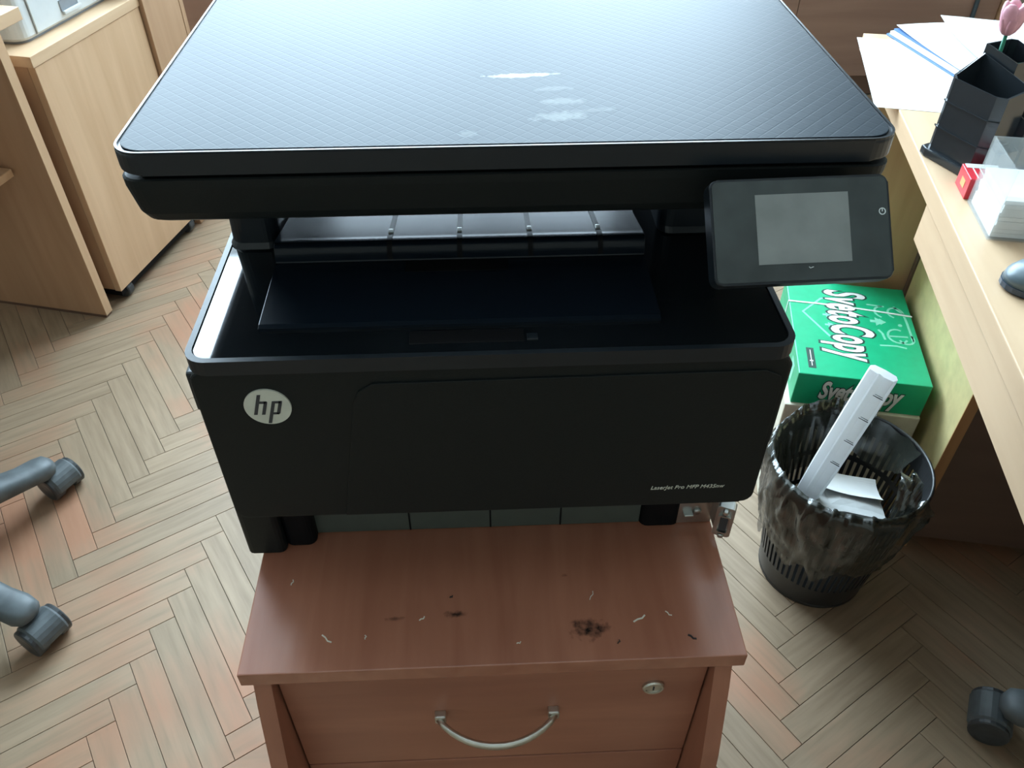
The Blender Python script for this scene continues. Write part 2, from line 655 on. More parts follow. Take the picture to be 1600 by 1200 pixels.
def text_bm(body, size, offset=0., shear=0., extrude=.0003, sx=1., spacing=1.):
    cu = bpy.data.curves.new('lettering', 'FONT')
    cu.body = body
    cu.size = size
    cu.offset = offset
    cu.shear = shear
    cu.extrude = extrude
    cu.space_character = spacing
    cu.resolution_u = 4
    cu.align_x = 'CENTER'
    cu.align_y = 'CENTER'
    ob = bpy.data.objects.new('lettering', cu)
    COL.objects.link(ob)
    bpy.context.view_layer.update()
    dg = bpy.context.evaluated_depsgraph_get()
    me = bpy.data.meshes.new_from_object(ob.evaluated_get(dg))
    b = bmesh.new()
    b.from_mesh(me)
    bpy.data.objects.remove(ob, do_unlink=True)
    bpy.data.curves.remove(cu)
    bpy.data.meshes.remove(me)
    xs = [v.co.x for v in b.verts]
    c = (min(xs) + max(xs)) / 2
    for v in b.verts:
        v.co.x = (v.co.x - c) * sx
    return b


def xf(b, m):
    bmesh.ops.transform(b, matrix=m, verts=b.verts[:])
    return b


def frame(origin, ex, ey):
    ex = Vector(ex).normalized()
    ey = Vector(ey).normalized()
    ez = ex.cross(ey).normalized()
    m = Matrix((ex, ey, ez)).transposed().to_4x4()
    return Matrix.Translation(origin) @ m


# ------------------------------------------------------------ the room
fl = single('floor', box(LEFT_X, RIGHT_X, FRONT_Y, BACK_Y, -.06, -.0035), M['subfloor'], kind='structure')
fl['label'] = 'worn herringbone parquet floor'
W_, L_ = .0448, .300
AU = Vector((math.cos(R(-58.5)), math.sin(R(-58.5)), 0))       # one family of blocks runs this way
AS = Vector((-math.cos(R(31.5)), -math.sin(R(31.5)), 0))       # the other family
ANCHOR = AU * (-1.166 - L_) + AS * (.0902 - W_)


def block_mesh():
    g = .00045
    b = box(-L_ / 2 + g, L_ / 2 - g, -W_ / 2 + g, W_ / 2 - g, -.014, 0)
    top = [e for e in b.edges if all(v.co.z > -.001 for v in e.verts)]
    bmesh.ops.bevel(b, geom=top, offset=.0004, segments=1, affect='EDGES')
    me = bm_mesh(b, 'parquet_block')
    me.materials.append(M['parquet'])
    return me


HULL = [(333, 0), (1217, 0), (1400, 205), (1395, 440), (1240, 540), (1180, 780), (1140, 850), (1168, 1030), (1120, 1200), (420, 1200), (370, 1054), (400, 860), (284, 566), (335, 345), (222, 343), (177, 240)]


def inside(p, poly):
    c = False
    n = len(poly)
    for i in range(n):
        a, b = poly[i], poly[i - 1]
        if (a[1] > p[1]) != (b[1] > p[1]) and p[0] < (b[0] - a[0]) * (p[1] - a[1]) / (b[1] - a[1]) + a[0]:
            c = not c
    return c


cells = []
for i in range(-140, 141):
    for j in range(-16, 17):
        for kind in (0, 1):
            u0 = i * W_ + j * (L_ + W_)
            s0 = i * W_ + j * (W_ - L_)
            if kind == 0:
                cu, cs = u0 + L_ / 2, s0 + W_ / 2
            else:
                cu, cs = u0 + L_ + W_ / 2, s0 + W_ - L_ / 2
            p = ANCHOR + AU * cu + AS * cs
            if not (LEFT_X - .1 < p.x < RIGHT_X + .1 and FRONT_Y - .1 < p.y < BACK_Y + .1):
                continue
            ang = math.atan2(AU.y, AU.x) if kind == 0 else math.atan2(AS.y, AS.x)
            vis = 0
            d0 = (AU if kind == 0 else AS)
            for t in (-.45, -.2, 0, .2, .45):
                q = to_pixel(p + d0 * L_ * t)
                if q and -20 < q[0] < 1620 and -20 < q[1] < 1220 and not inside(q, HULL):
                    vis = max(vis, 1 / q[2] ** 2)
            cells.append((vis, p, ang))
cells.sort(key=lambda c: -c[0])
bmesh_block = block_mesh()
for vis, p, ang in cells[:300]:
    o = bpy.data.objects.new('parquet_block', bmesh_block)
    COL.objects.link(o)
    o.parent = fl
    o.location = p
    o.rotation_euler = (R(rnd.uniform(-.05, .05)), R(rnd.uniform(-.05, .05)), ang)
rest = bmesh.new()
for vis, p, ang in cells[300:]:
    g = .0007
    vv = [rest.verts.new(p + Matrix.Rotation(ang, 3, 'Z') @ Vector((sx * (L_ / 2 - g), sy * (W_ / 2 - g), -.0002))) for sx, sy in ((-1, -1), (1, -1), (1, 1), (-1, 1))]
    vb = [rest.verts.new(v.co + Vector((0, 0, -.004))) for v in vv]
    rest.faces.new(vv)
    for k in range(4):
        rest.faces.new((vb[k], vb[(k + 1) % 4], vv[(k + 1) % 4], vv[k]))
single('parquet_blocks_beyond', rest, M['parquet'], kind='stuff', parent=fl)

single('wall_left', box(LEFT_X - .1, LEFT_X, FRONT_Y, BACK_Y, -.06, CEIL), M['wall'], kind='structure')
single('wall_right', box(RIGHT_X, RIGHT_X + .1, FRONT_Y, BACK_Y, -.06, CEIL), M['wall'], kind='structure')
single('wall_front', box(LEFT_X, RIGHT_X, FRONT_Y - .1, FRONT_Y, -.06, CEIL), M['wall'], kind='structure')
single('ceiling', box(LEFT_X, RIGHT_X, FRONT_Y, BACK_Y, CEIL, CEIL + .1), M['ceiling'], kind='structure')
wb = box(LEFT_X, WIN[0], BACK_Y, BACK_Y + .14, -.06, CEIL)
box(WIN[1], RIGHT_X, BACK_Y, BACK_Y + .14, -.06, CEIL, bm=wb)
box(WIN[0], WIN[1], BACK_Y, BACK_Y + .14, -.06, WIN[2], bm=wb)
box(WIN[0], WIN[1], BACK_Y, BACK_Y + .14, WIN[3], CEIL, bm=wb)
wall_back = single('wall_back', wb, M['wall'], kind='structure')
# brown panelling below the window
for k in range(5):
    x0 = -1.75 + k * .72
    single('wall_panel', box(x0 + .001, x0 + .719, BACK_Y - .022, BACK_Y, .072, .88, .001, 1), M['brown_panel'], parent=wall_back)
single('baseboard_back', box(-1.75, 1.85, BACK_Y - .012, BACK_Y, 0, .07), M['brown_dark'], kind='structure')
win = single('window_1', box(WIN[0] - .03, WIN[1] + .03, BACK_Y - .12, BACK_Y + .02, WIN[2] - .035, WIN[2], .004), M['win_frame'], kind='structure')
for k in range(4):
    x = WIN[0] + (WIN[1] - WIN[0]) * k / 3
    single('window_mullion', box(x - .03, x + .03, BACK_Y + .05, BACK_Y + .10, WIN[2], WIN[3], .003), M['win_frame'], parent=win)
for z in (WIN[2], 2.45, WIN[3]):
    single('window_rail', box(WIN[0], WIN[1], BACK_Y + .052, BACK_Y + .098, z - .028, z + .028, .003), M['win_frame'], parent=win)
for k in range(3):
    x0 = WIN[0] + (WIN[1] - WIN[0]) * k / 3 + .03
    x1 = WIN[0] + (WIN[1] - WIN[0]) * (k + 1) / 3 - .03
    single('pane', box(x0, x1, BACK_Y + .073, BACK_Y + .077, WIN[2] + .028, 2.422), M['glass'], parent=win)
    single('pane', box(x0, x1, BACK_Y + .073, BACK_Y + .077, 2.478, WIN[3] - .028), M['glass'], parent=win)
single('trim_1', box(1.855, 1.90, BACK_Y - .05, BACK_Y, 0, .9, .002), M['beech'], kind='structure')
cab_pts = [(1.755 + .006 * math.sin(z * 7), BACK_Y - .03, z) for z in [k * .05 + .02 for k in range(18)]]
single('cable', tube(cab_pts, .008, 8), M['cable'], 'dark cable hanging down the brown panelling behind the right desk', 'cable', smooth=True)

# ------------------------------------------------------------ mahogany drawer pedestal under the printer
H = .60
CW = .2229
T = Thing('drawer_pedestal', 'mahogany drawer pedestal with bow handle carrying the black printer', 'cabinet', (0, .25, 0))
T.part('top_board', box(-CW, CW, 0, .52, .582, .60, .0012, 2), M['mahogany_top'], world=True)
side = [(.006, .5815), (-.003, .55), (-.026, .46), (-.045, .34), (-.052, .2), (-.052, 0), (.51, 0), (.51, .5815)]
for s in (-1, 1):
    xa, xb = (-.2145, -.1985) if s < 0 else (.1985, .2145)
    T.part('side_panel', prism(side, xa, xb, .0008, 1, 'YZ'), M['mahogany_z'], world=True)
T.part('back_panel', box(-.1985, .1985, .49, .506, .03, .5815), M['mahogany'], world=True)
T.part('inner_body', box(-.196, .196, .045, .48, .02, .575), M['brown_dark'], world=True)
zs = [.570, .3905, .21, .035]
for k in range(3):
    d = T.part('drawer_front', box(-.1965, .1965, .012, .03, zs[k + 1] + .0015, zs[k] - .0015, .0012, 2), M['mahogany'], world=True)
    zc = (.4925, .300, .125)[k]
    hp = []
    for t in range(17):
        a = -1 + 2 * t / 16
        hp.append((.001 + a * .058, .0085 - .031 * (1 - a * a) ** .8, zc))
    hb = tube(hp, .0032, 10, [.005 * (1 - .25 * abs(-1 + 2 * t / 16)) for t in range(17)])
    T.part('handle', hb, M['steel_handle'], d, world=True, smooth=True)
    for a in (-1, 1):
        T.part('handle_foot', box(.001 + a * .0545 - .0055, .001 + a * .0545 + .0055, .004, .013, zc - .006, zc + .006, .002), M['steel_handle'], d, world=True)
    if k == 0:
        m = frame((.149, .0115, .5295), (1, 0, 0), (0, 0, 1))
        T.part('lock', xf(lathe([(.0105, -.001), (.0105, .002), (.0092, .0034), (.0074, .0034), (.0072, .0022)], 28), m), M['steel_handle'], d, world=True, smooth=False, label='round nickel drawer lock')
        T.part('keyhole', xf(box(-.0007, .0007, -.003, .003, .0020, .0028), m), M['ink'], d, world=True)

# crumbs and toner specks on the pedestal top
for k, (x, y, l, a, w, mt) in enumerate(((.1273, .0372, .013, 25, .0014, 'crumb'), (-.154, .036, .012, -45, .0012, 'crumb'), (.174, .0221, .008, -40, .0016, 'crumb_dark'),
                                         (-.0675, .047, .006, 30, .001, 'crumb'), (.09, .062, .010, 60, .0006, 'crumb'), (.158, .047, .007, -50, .0008, 'crumb'), (-.115, .03, .004, 80, .0009, 'crumb'),
                                         (-.19, .09, .006, 70, .0009, 'crumb'), (.02, .02, .004, 10, .0008, 'crumb'), (-.04, .07, .003, 20, .001, 'crumb_dark'), (.11, .016, .004, 50, .0009, 'crumb_dark'))):
    pts = [(0, 0), (l * .35, .0005), (l * .7, -.0004), (l, .0012)]
    lab = ['thin pale paper sliver right of the toner smear on the pedestal top', 'short curved paper scrap near the left front of the pedestal top', 'dark bent splinter near the right front corner of the pedestal top',
           'tiny pale splinter left of the centre of the pedestal top', 'curled pale fibre just behind the toner smear on the pedestal top', 'tiny pale flake near the right edge of the pedestal top', 'small pale speck left of centre near the pedestal front edge',
           'pale crumb at the left edge of the pedestal top by the printer foot', 'tiny pale speck at the middle of the pedestal front edge', 'tiny dark speck behind the middle of the pedestal top', 'tiny dark speck in front of the paper sliver on the pedestal'][k]
    single('crumb', ribbon(pts, w, 0, .0007), M[mt], lab, 'debris', 'crumbs on the pedestal top', loc=(x, y, .6001), rotz=R(a))

# ------------------------------------------------------------ the black printer
BX = .0058
P = Thing('laser_printer', 'large black multifunction laser printer with wide flat scanner lid', 'printer', (BX, .32, .60))
bl, br = -.2124, .2240
# lower frame: two side walls, floor and rear block around the empty cassette bay
P.part('side_frame', prism(rrect(-.237, -.2, .128, .53, .006, 3), .60, .74, .001, 1), M['black_matte'], world=True)
P.part('side_frame', prism(rrect(.232, .247, .18, .53, .004, 3), .60, .74, .001, 1), M['black_matte'], world=True)
P.part('front_foot', prism(rrect(-.2015, -.172, .136, .19, .008, 4), .60, .70, .001, 1), M['black_void'], world=True)
P.part('front_foot', prism(rrect(.150, .190, .145, .19, .008, 4), .60, .70, .001, 1), M['black_void'], world=True)
P.part('rear_block', box(-.2, .232, .25, .53, .601, .72, .003), M['black_void'], world=True)
P.part('bay_strip', box(-.19, .15, .150, .250, .601, .634, .0015), M['strip_green'], world=True, label='grey-green metal strip in the empty tray bay')
for x in (-.08, .0, .07):
    P.part('strip_rib', box(x - .0008, x + .0008, .1494, .151, .602, .634), M['black_void'], world=True)
# core body
P.part('body_shell', prism(rrect(bl + .002, br - .002, .0945, .53, .014), .7145, .876), M['black_matte'], world=True)
fc = prism(rrect(bl, br, .7143, .8775, .010, 4), .0788, .0942, .003, 3, 'XZ')
cover = P.part('front_cover', fc, M['black_matte'], world=True)
door = [(-.121, .7165), (-.0985, .846), (-.094, .856), (-.083, .8635), (.205, .8660), (.217, .860), (.2195, .848), (.2195, .725), (.212, .7165)]
P.part('feed_door', prism(door, .0772, .0795, .0008, 2, 'XZ'), M['black_matte'], cover, world=True)
# side grip panels
P.part('grip_panel', box(bl - .004, bl + .004, .085, .30, .835, .872, .002), M['black_satin'], world=True)
P.part('grip_panel', box(br - .004, br + .0035, .085, .30, .78, .865, .002), M['black_satin'], world=True)
# logo badge
bm_ = frame((-.1615, .0790, .8435), (1, 0, 0), (0, 0, 1))
oval = [(.0172 * math.cos(2 * math.pi * k / 40), .0172 * math.sin(2 * math.pi * k / 40)) for k in range(40)]
badge = P.part('logo_badge', xf(prism(oval, 0, .0016, .0005, 2), bm_), M['badge'], cover, world=True, label='round silver logo badge reading hp')


def slant(x, y):
    return (x + y * .30, y)


lt = bmesh.new()
for q in ([(-.0092, -.0070), (-.0066, -.0070), (-.0066, .0125), (-.0092, .0125)],
          [(-.0066, .0040), (-.0018, .0040), (-.0018, .0060), (-.0066, .0060)],
          [(-.0034, -.0070), (-.0008, -.0070), (-.0008, .0052), (-.0016, .0060), (-.0034, .0060)],
          [(.0024, -.0158), (.0050, -.0158), (.0050, .0060), (.0024, .0060)],
          [(.0050, .0040), (.0090, .0040), (.0090, .0060), (.0050, .0060)],
          [(.0050, -.0070), (.0090, -.0070), (.0090, -.0052), (.0050, -.0052)],
          [(.0074, -.0070), (.0092, -.0070), (.0100, -.0060), (.0100, .0052), (.0094, .0060), (.0074, .0060)]):
    merge(lt, prism([slant(*p) for p in q], .0012, .0020))
P.part('logo_letters', xf(lt, bm_), M['ink'], badge, world=True)
mt_ = text_bm('LaserJet Pro MFP M435nw', .0062, .0, .25, .0002, .92)
P.part('model_lettering', xf(mt_, frame((.165, .0771, .7385), (1, 0, 0), (0, 0, 1))), M['badge'], cover, world=True)
# top cover: rim bead and glossy deck
P.part('top_rim', ring(rrect(bl - .001, br + .001, .0768, .40, .016), rrect(bl + .0035, br - .0035, .0815, .396, .0125), .876, .8885), M['black_satin'], world=True)
deck = P.part('top_deck', prism(rrect(bl + .0037, br - .0037, .0817, .395, .0123), .874, .8872, .0006, 2), M['black_gloss'], world=True)
# output tray with curved hump
def crv(pts, m=4):
    out = []
    for i in range(len(pts) - 1):
        p0, p1, p2, p3 = pts[max(i - 1, 0)], pts[i], pts[i + 1], pts[min(i + 2, len(pts) - 1)]
        for k in range(m):
            t = k / m
            out.append(tuple(.5 * (2 * p1[c] + (p2[c] - p0[c]) * t + (2 * p0[c] - 5 * p1[c] + 4 * p2[c] - p3[c]) * t * t + (3 * p1[c] - p0[c] - 3 * p2[c] + p3[c]) * t ** 3) for c in (0, 1)))
    return out + [pts[-1]]


hump = crv([(.1950, .8925), (.1955, .8985), (.1975, .9030), (.2005, .9052), (.2045, .9056), (.212, .9043), (.231, .9000), (.250, .8958), (.272, .8915), (.298, .8880)])
prof = [(.112, .8872), (.112, .8895), (.116, .8905), (.19, .8915), (.1945, .8915)] + hump + [(.298, .8872)]
tray = P.part('output_tray', prism(prof, -.166, .131, .0008, 2, 'YZ'), M['tray_plastic'], world=True)
for p_ in tray.data.polygons:
    p_.use_smooth = abs(p_.normal.x) < .5 and p_.center[1] + .32 > .1955
for x in (-.0745, -.0185, .0385, .095):
    w = .0021
    pr = [(y, z + .0005) for y, z in hump[:-6]] + [(.280, .890), (.1950, .890)]
    P.part('guide_rib', prism(pr, x - w, x + w, 0, 1, 'YZ'), M['black_void'], tray, world=True)
    P.part('rib_glint', box(x - w * .9, x + w * .9, .2150, .2210, .900, .9050, .0007, 2), M['metal'], tray, world=True)  # tiny metal box added to draw the glint on each rib
P.part('finger_notch', box(-.062, .020, .178, .1935, .8905, .8918), M['black_void'], tray, world=True)
P.part('tray_recess', box(-.055, .028, .0925, .107, .8862, .8878, .0004, 1), M['black_void'], tray, world=True)
P.part('release_lip', box(.030, .038, .0935, .101, .8868, .8884, .0005, 1), M['black_satin'], tray, world=True)
# supports of the scanner
P.part('scanner_support', loft([[(x, y, z) for x, y in rrect(-.2085 + a, -.168, .225 + a, .50, .012)] for z, a in ((.886, -.003), (.892, 0), (.963, .002))]), M['black_satin'], world=True)
P.part('scanner_support', loft([[(x, y, z) for x, y in rrect(.150, .216, .235 + a, .50, .012)] for z, a in ((.886, -.003), (.892, 0), (.963, .002))]), M['black_satin'], world=True)
# scanner base
lx0, lx1 = LIDX - .2615, LIDX + .2615
secs = []
for z, a in ((.9605, .0165), (.9613, .0115), (.9640, .0070), (.970, .0040), (.990, .0008), (.9960, .0006), (.9970, .002)):
    secs.append([(x, y, z) for x, y in rrect(lx0 + a, lx1 - a, LIDY + .002 + a * .8, .53, .013)])
scan = P.part('scanner_base', loft(secs), M['black_matte'], world=True, smooth=False)
P.part('lid_gap', prism(rrect(lx0 + .008, lx1 - .008, LIDY + .008, .53, .016), .995, 1.003), M['black_void'], world=True)
lid = P.part('scanner_lid', prism(rrect(lx0, lx1, LIDY, .54, .020, 8), 1.0010, 1.0160, .0022, 3), M['black_satin'], world=True)
# textured pad, local origin in its middle so that the pattern follows the lid
pad = prism(rrect(-.2575, .2575, -.1965, .200, .017, 8), 0, .0011, .0005, 2)
me = bm_mesh(pad, 'lid_pad')
me.materials.append(M['lid_pad'])
po_ = bpy.data.objects.new('lid_pad', me)
COL.objects.link(po_)
po_.parent = lid
po_.location = P.inv @ Vector((LIDX, .335, 1.0161))
po_['label'] = 'black lid pad with a fine diamond grid and white scuffs'
P.part('lid_bead', ring(rrect(lx0 + .0005, lx1 - .0005, LIDY + .0005, .5395, .0195, 8), rrect(lx0 + .0022, lx1 - .0022, LIDY + .0022, .5378, .018, 8), 1.0155, 1.0172), M['black_satin'], lid, world=True)
# touch control panel
cm = frame((.2103, .0938, .9741), (math.cos(.0374), math.sin(.0374), 0), (-math.sin(.0374) * math.cos(.8053), math.cos(.0374) * math.cos(.8053), math.sin(.8053)))
hw, hh = .0605, .0350
cp = P.part('control_panel', xf(prism(rrect(-hw, hw, -hh, hh, .0055), -.013, -.0002, .0016, 3), cm), M['black_satin'], world=True)
P.part('panel_face', xf(prism(rrect(-hw + .0016, hw - .0016, -hh + .0016, hh - .0016, .0042), -.001, .0004), cm), M['panel_face'], cp, world=True)
P.part('touch_screen', xf(box(-.0306, .0322, -.0222, .0240, -.0005, .0007), cm), M['screen'], cp, world=True, label='grey switched-off touch screen')
ic = ring([(.0548 + .0024 * math.cos(a * .314), .0099 + .0024 * math.sin(a * .314)) for a in range(20)], [(.0548 + .0018 * math.cos(a * .314), .0099 + .0018 * math.sin(a * .314)) for a in range(20)], .0003, .0007)
box(.0545, .0551, .0097, .0122, .0003, .0007, bm=ic)
P.part('power_icon', xf(ic, cm), M['icon_white'], cp, world=True)
P.part('home_mark', xf(ribbon([(.0028, -.0247), (.0036, -.0256), (.0058, -.0249)], .0005, .0003, .0007), cm), M['icon_white'], cp, world=True)
P.part('panel_arm', xf(box(-.045, .050, -.022, .030, -.045, -.012, .004), cm), M['black_void'], cp, world=True)
# metal bracket with the round-cornered connector at the right of the bay
br_ = P.part('metal_bracket', box(.185, .222, .147, .150, .601, .655, .0008, 1), M['metal'], world=True, label='bare metal bracket at the right of the tray bay')
P.part('bracket_side', box(.2195, .2225, .122, .150, .612, .655, .0006, 1), M['metal'], br_, world=True)
P.part('screw', xf(lathe([(.004, 0), (.004, .0015), (.0032, .0026), (.001, .0028)], 14), frame((.206, .147, .620), (1, 0, 0), (0, 0, 1))), M['metal'], br_, world=True, smooth=True)
P.part('latch_tab', box(.192, .2015, .141, .1475, .616, .6195, .0005, 1), M['metal'], br_, world=True)
cn = frame((.2225, .118, .637), (.92, -.39, 0), (0, 0, 1))
con = P.part('connector', xf(prism(rrect(-.0085, .0085, -.021, .021, .003), -.010, .0, .0005, 1), cn), M['metal'], br_, world=True, label='D-shaped metal connector')
P.part('connector_shroud', xf(ring(rrect(-.0062, .0062, -.0125, .0125, .003), rrect(-.0048, .0048, -.011, .011, .0024), 0, .004), cn), M['metal'], br_, world=True)
P.part('connector_socket', xf(prism(rrect(-.0036, .0036, -.0095, .0095, .002), 0, .0026), cn), M['ink'], br_, world=True)
for s in (-1, 1):
    P.part('connector_screw', xf(lathe([(.003, 0), (.003, .004), (.002, .0045)], 6), cn @ Matrix.Translation((0, s * .0168, 0))), M['metal'], br_, world=True)

# ------------------------------------------------------------ right desk (11.3 degrees turned)
DY = -R(11.33)
DO = Vector((.543, .391, 0))
D = Thing('office_desk', 'light beech office desk with papers and a pen organiser, at the right', 'desk', DO, DY)
D.part('desk_top', box(0, .80, -.95, .72, .722, .75, .0015, 2), M['beech_y'])
D.part('apron_rail', box(.003, .021, -.93, .172, .6655, .7215, .001, 1), M['beech_y'])


def dl(x, y, z=0):
    """world to desk-local"""
    return D.inv @ Vector((x, y, z))


pn, pf = dl(.764, .547), dl(.837, .921)
D.part('support_panel', box(pn.x, pn.x + .017, pn.y, pf.y + .01, 0, .7215, .0008, 1), M['pale_panel'], label='pale yellow support panel')
D.part('panel_edging', box(pn.x - .0002, pn.x + .0172, pn.y - .0015, pn.y + .0005, 0, .7215), wood('orange_edge_band', (.40, .19, .075), (.47, .24, .10), 'Z'))
D.part('rear_post', box(pn.x - .004, pn.x + .03, pf.y + .0105, pf.y + .045, 0, .7215, .001, 1), M['brown_dark'])
D.part('modesty_panel', box(pn.x + .0175, .78, pn.y + .004, pn.y + .022, .025, .7215, .001, 1), M['brown_dark'], label='dark brown modesty panel')
D.part('side_panel', box(.78, .797, -.9, .70, 0, .7215, .001, 1), M['beech'])
D.part('rear_board', box(.03, .775, .60, .618, .05, .7215, .001, 1), M['beech_shade'])

# ------------------------------------------------------------ things on the right desk
ZT = .7501


def on_desk(name, bm, mat, label, cat, x, y, rotz=0., z=ZT, **k):
    return single(name, bm, mat, label, cat, loc=(x, y, z), rotz=rotz, **k)


def sheet(w, l, curl=0., nx=6, ny=10, th=.0004, seed=0, lift=(0, 0)):
    b = bmesh.new()
    top = []
    for j in range(ny + 1):
        row = []
        for i in range(nx + 1):
            x = (i / nx - .5) * w
            y = (j / ny - .5) * l
            z = curl * (abs(j / ny - .5) * 2) ** 3 * (.5 + .5 * math.sin(i * .7 + seed)) + lift[0] * (i / nx) + lift[1] * (j / ny)
            row.append((x, y, max(0, z)))
        top.append(row)
    va = [[b.verts.new((x, y, z + th)) for x, y, z in r] for r in top]
    vb = [[b.verts.new((x, y, z)) for x, y, z in r] for r in top]
    for j in range(ny):
        for i in range(nx):
            b.faces.new((va[j][i], va[j][i + 1], va[j + 1][i + 1], va[j + 1][i]))
            b.faces.new((vb[j][i + 1], vb[j][i], vb[j + 1][i], vb[j + 1][i + 1]))
    edge = [(0, i) for i in range(nx + 1)] + [(j, nx) for j in range(1, ny + 1)] + [(ny, i) for i in range(nx - 1, -1, -1)] + [(j, 0) for j in range(ny - 1, 0, -1)]
    for k in range(len(edge)):
        (j0, i0), (j1, i1) = edge[k], edge[(k + 1) % len(edge)]
        b.faces.new((vb[j0][i0], vb[j1][i1], va[j1][i1], va[j0][i0]))
    return b


on_desk('paper_sheet', sheet(.21, .297, .0), M['paper'], 'white paper sheet overhanging the far left edge of the beech desk', 'paper', .728, .905, R(-15), ZT)
f = Thing('folder', 'thin blue covered folder lying on the papers behind the organiser', 'folder', (.850, .985, ZT + .0006), R(10))
f.part('cover', prism(rrect(-.11, .11, -.150, .125, .006), 0, .001), M['blue_folder'])
f.part('pages', box(-.105, .106, -.145, .12, .0011, .007, .0005, 1), M['paper'])
f.part('front_cover', prism(rrect(-.098, .11, -.150, .125, .006), .0072, .0082), M['blue_folder'])
on_desk('paper_sheet', sheet(.21, .297, .004, seed=1), M['paper'], 'white sheet lying on top of the blue folder', 'paper', .862, .962, R(7), ZT + .0092)
on_desk('paper_sheet', sheet(.21, .297, .010, seed=2), M['paper'], 'curled topmost white sheet on the folder behind the organiser', 'paper', .915, .955, R(-4), ZT + .0142)

# organiser: stepped open cups of black plastic
OO = Vector((.598, .640, ZT))
e1 = Vector((.353, -.935, 0)).normalized()
OR = math.atan2(e1.y, e1.x)
O = Thing('pen_organiser', 'stepped black plastic pen organiser holding a pink flower', 'organiser', OO, OR)


def cup(poly, hs, t=.0022):
    """open cup: outer polygon with own rim height at every corner, closed floor"""
    cx = sum(p[0] for p in poly) / len(poly)
    cy = sum(p[1] for p in poly) / len(poly)
    inn = []
    for p in poly:
        v = Vector((cx - p[0], cy - p[1]))
        v = v.normalized() * t * 1.3
        inn.append((p[0] + v.x, p[1] + v.y))
    b = bmesh.new()
    n = len(poly)
    lo = [b.verts.new((*p, 0)) for p in poly]
    oh = [b.verts.new((*p, h)) for p, h in zip(poly, hs)]
    ih = [b.verts.new((*p, h)) for p, h in zip(inn, hs)]
    il = [b.verts.new((*p, .003)) for p in inn]
    for i in range(n):
        j = (i + 1) % n
        b.faces.new((lo[i], lo[j], oh[j], oh[i]))
        b.faces.new((oh[i], oh[j], ih[j], ih[i]))
        b.faces.new((ih[i], ih[j], il[j], il[i]))
    b.faces.new(lo[::-1])
    b.faces.new(il)
    return b


# local x runs towards the viewer along the desk edge, local y away to the right
O.part('base_plate', prism([(-.004, .008), (-.004, -.002), (.006, -.006), (.088, -.006), (.100, .006), (.104, .08), (.095, .095), (.005, .095), (-.004, .085)], 0, .011, .002, 2), M['organiser'])
O.part('front_cup', cup([(.002, .004), (.008, 0), (.074, 0), (.084, .009), (.084, .044), (.002, .044)], [.107, .105, .105, .105, .112, .128]), M['organiser'])
O.part('rear_cup', cup([(-.002, .0465), (.050, .0465), (.050, .088), (.044, .093), (.004, .093), (-.002, .088)], [.138, .130, .130, .130, .138, .138]), M['organiser'])
O.part('near_cup', cup([(.053, .0465), (.095, .0465), (.098, .052), (.098, .083), (.090, .090), (.053, .090)], [.085, .072, .070, .070, .072, .085]), M['organiser'])
O.part('low_tray', cup([(.0865, .008), (.097, .006), (.100, .012), (.100, .0435), (.0865, .0435)], [.045, .04, .04, .04, .045]), M['organiser'])
for z, e in ((.040, .0012), (.074, .0008)):
    pg = [(.002 - e, .004 - e), (.008, -e), (.074, -e), (.084 + e, .009 - e)]
    O.part('ridge', ribbon(pg, .0016, z, z + .0016), M['organiser'])
FL = Thing('artificial_flower', 'pink artificial flower on a green stem standing in the pen organiser', 'flower', O.m @ Vector((.012, .057, .006)))
hx = Vector((-.002, -.002, .150))
FL.part('stem', tube([(0, 0, 0), (.001, -.001, .06), (.0, -.002, .11), hx], .0024, 8), M['leaf'], smooth=True)
FL.part('leaf', ribbon([(.002, -.004), (.010, -.010), (.02, -.012), (.032, -.008)], .007, .112, .1126), M['leaf'])
for k in range(5):
    a = 2 * math.pi * k / 5
    pb = bmesh.new()
    bmesh.ops.create_uvsphere(pb, u_segments=12, v_segments=8, radius=1)
    mm = Matrix.Translation(hx + Vector((.0075 * math.cos(a), .0075 * math.sin(a), .015))) @ Matrix.Rotation(a, 4, 'Z') @ Matrix.Rotation(R(14), 4, 'Y') @ Matrix.Diagonal((.006, .0115, .020, 1))
    FL.part('petal', xf(pb, mm), M['pink'], smooth=True)
PC = Thing('pencil', 'plain wooden pencil leaning in the near cup of the organiser', 'pencil', O.m @ Vector((.070, .068, .004)))
PC.part('shaft', tube([(0, 0, 0), (.010, -.006, .108)], .0036, 6), M['pencil'])
PC.part('tip', tube([(.010, -.006, .108), (.0115, -.007, .122)], [.0036, .0006], 6), M['ink'])

# red pack
RP = Thing('red_pack', 'small red cardboard pack beside the clear note box', 'pack', (.621, .532, ZT), DY)
RP.part('carton', box(-.021, .021, -.021, .021, 0, .027, .0006, 1), M['red'])
RP.part('white_flap', box(-.018, .0205, .010, .0205, .0268, .0276), M['print_white'])
for k in range(4):
    RP.part('stripe', box(-.012 + k * .008, -.0105 + k * .008, -.016, .010, .0268, .0274), M['print_white'])
RP.part('gold_print', box(-.0214, -.0209, -.008, .006, .008, .018), M['gold'])

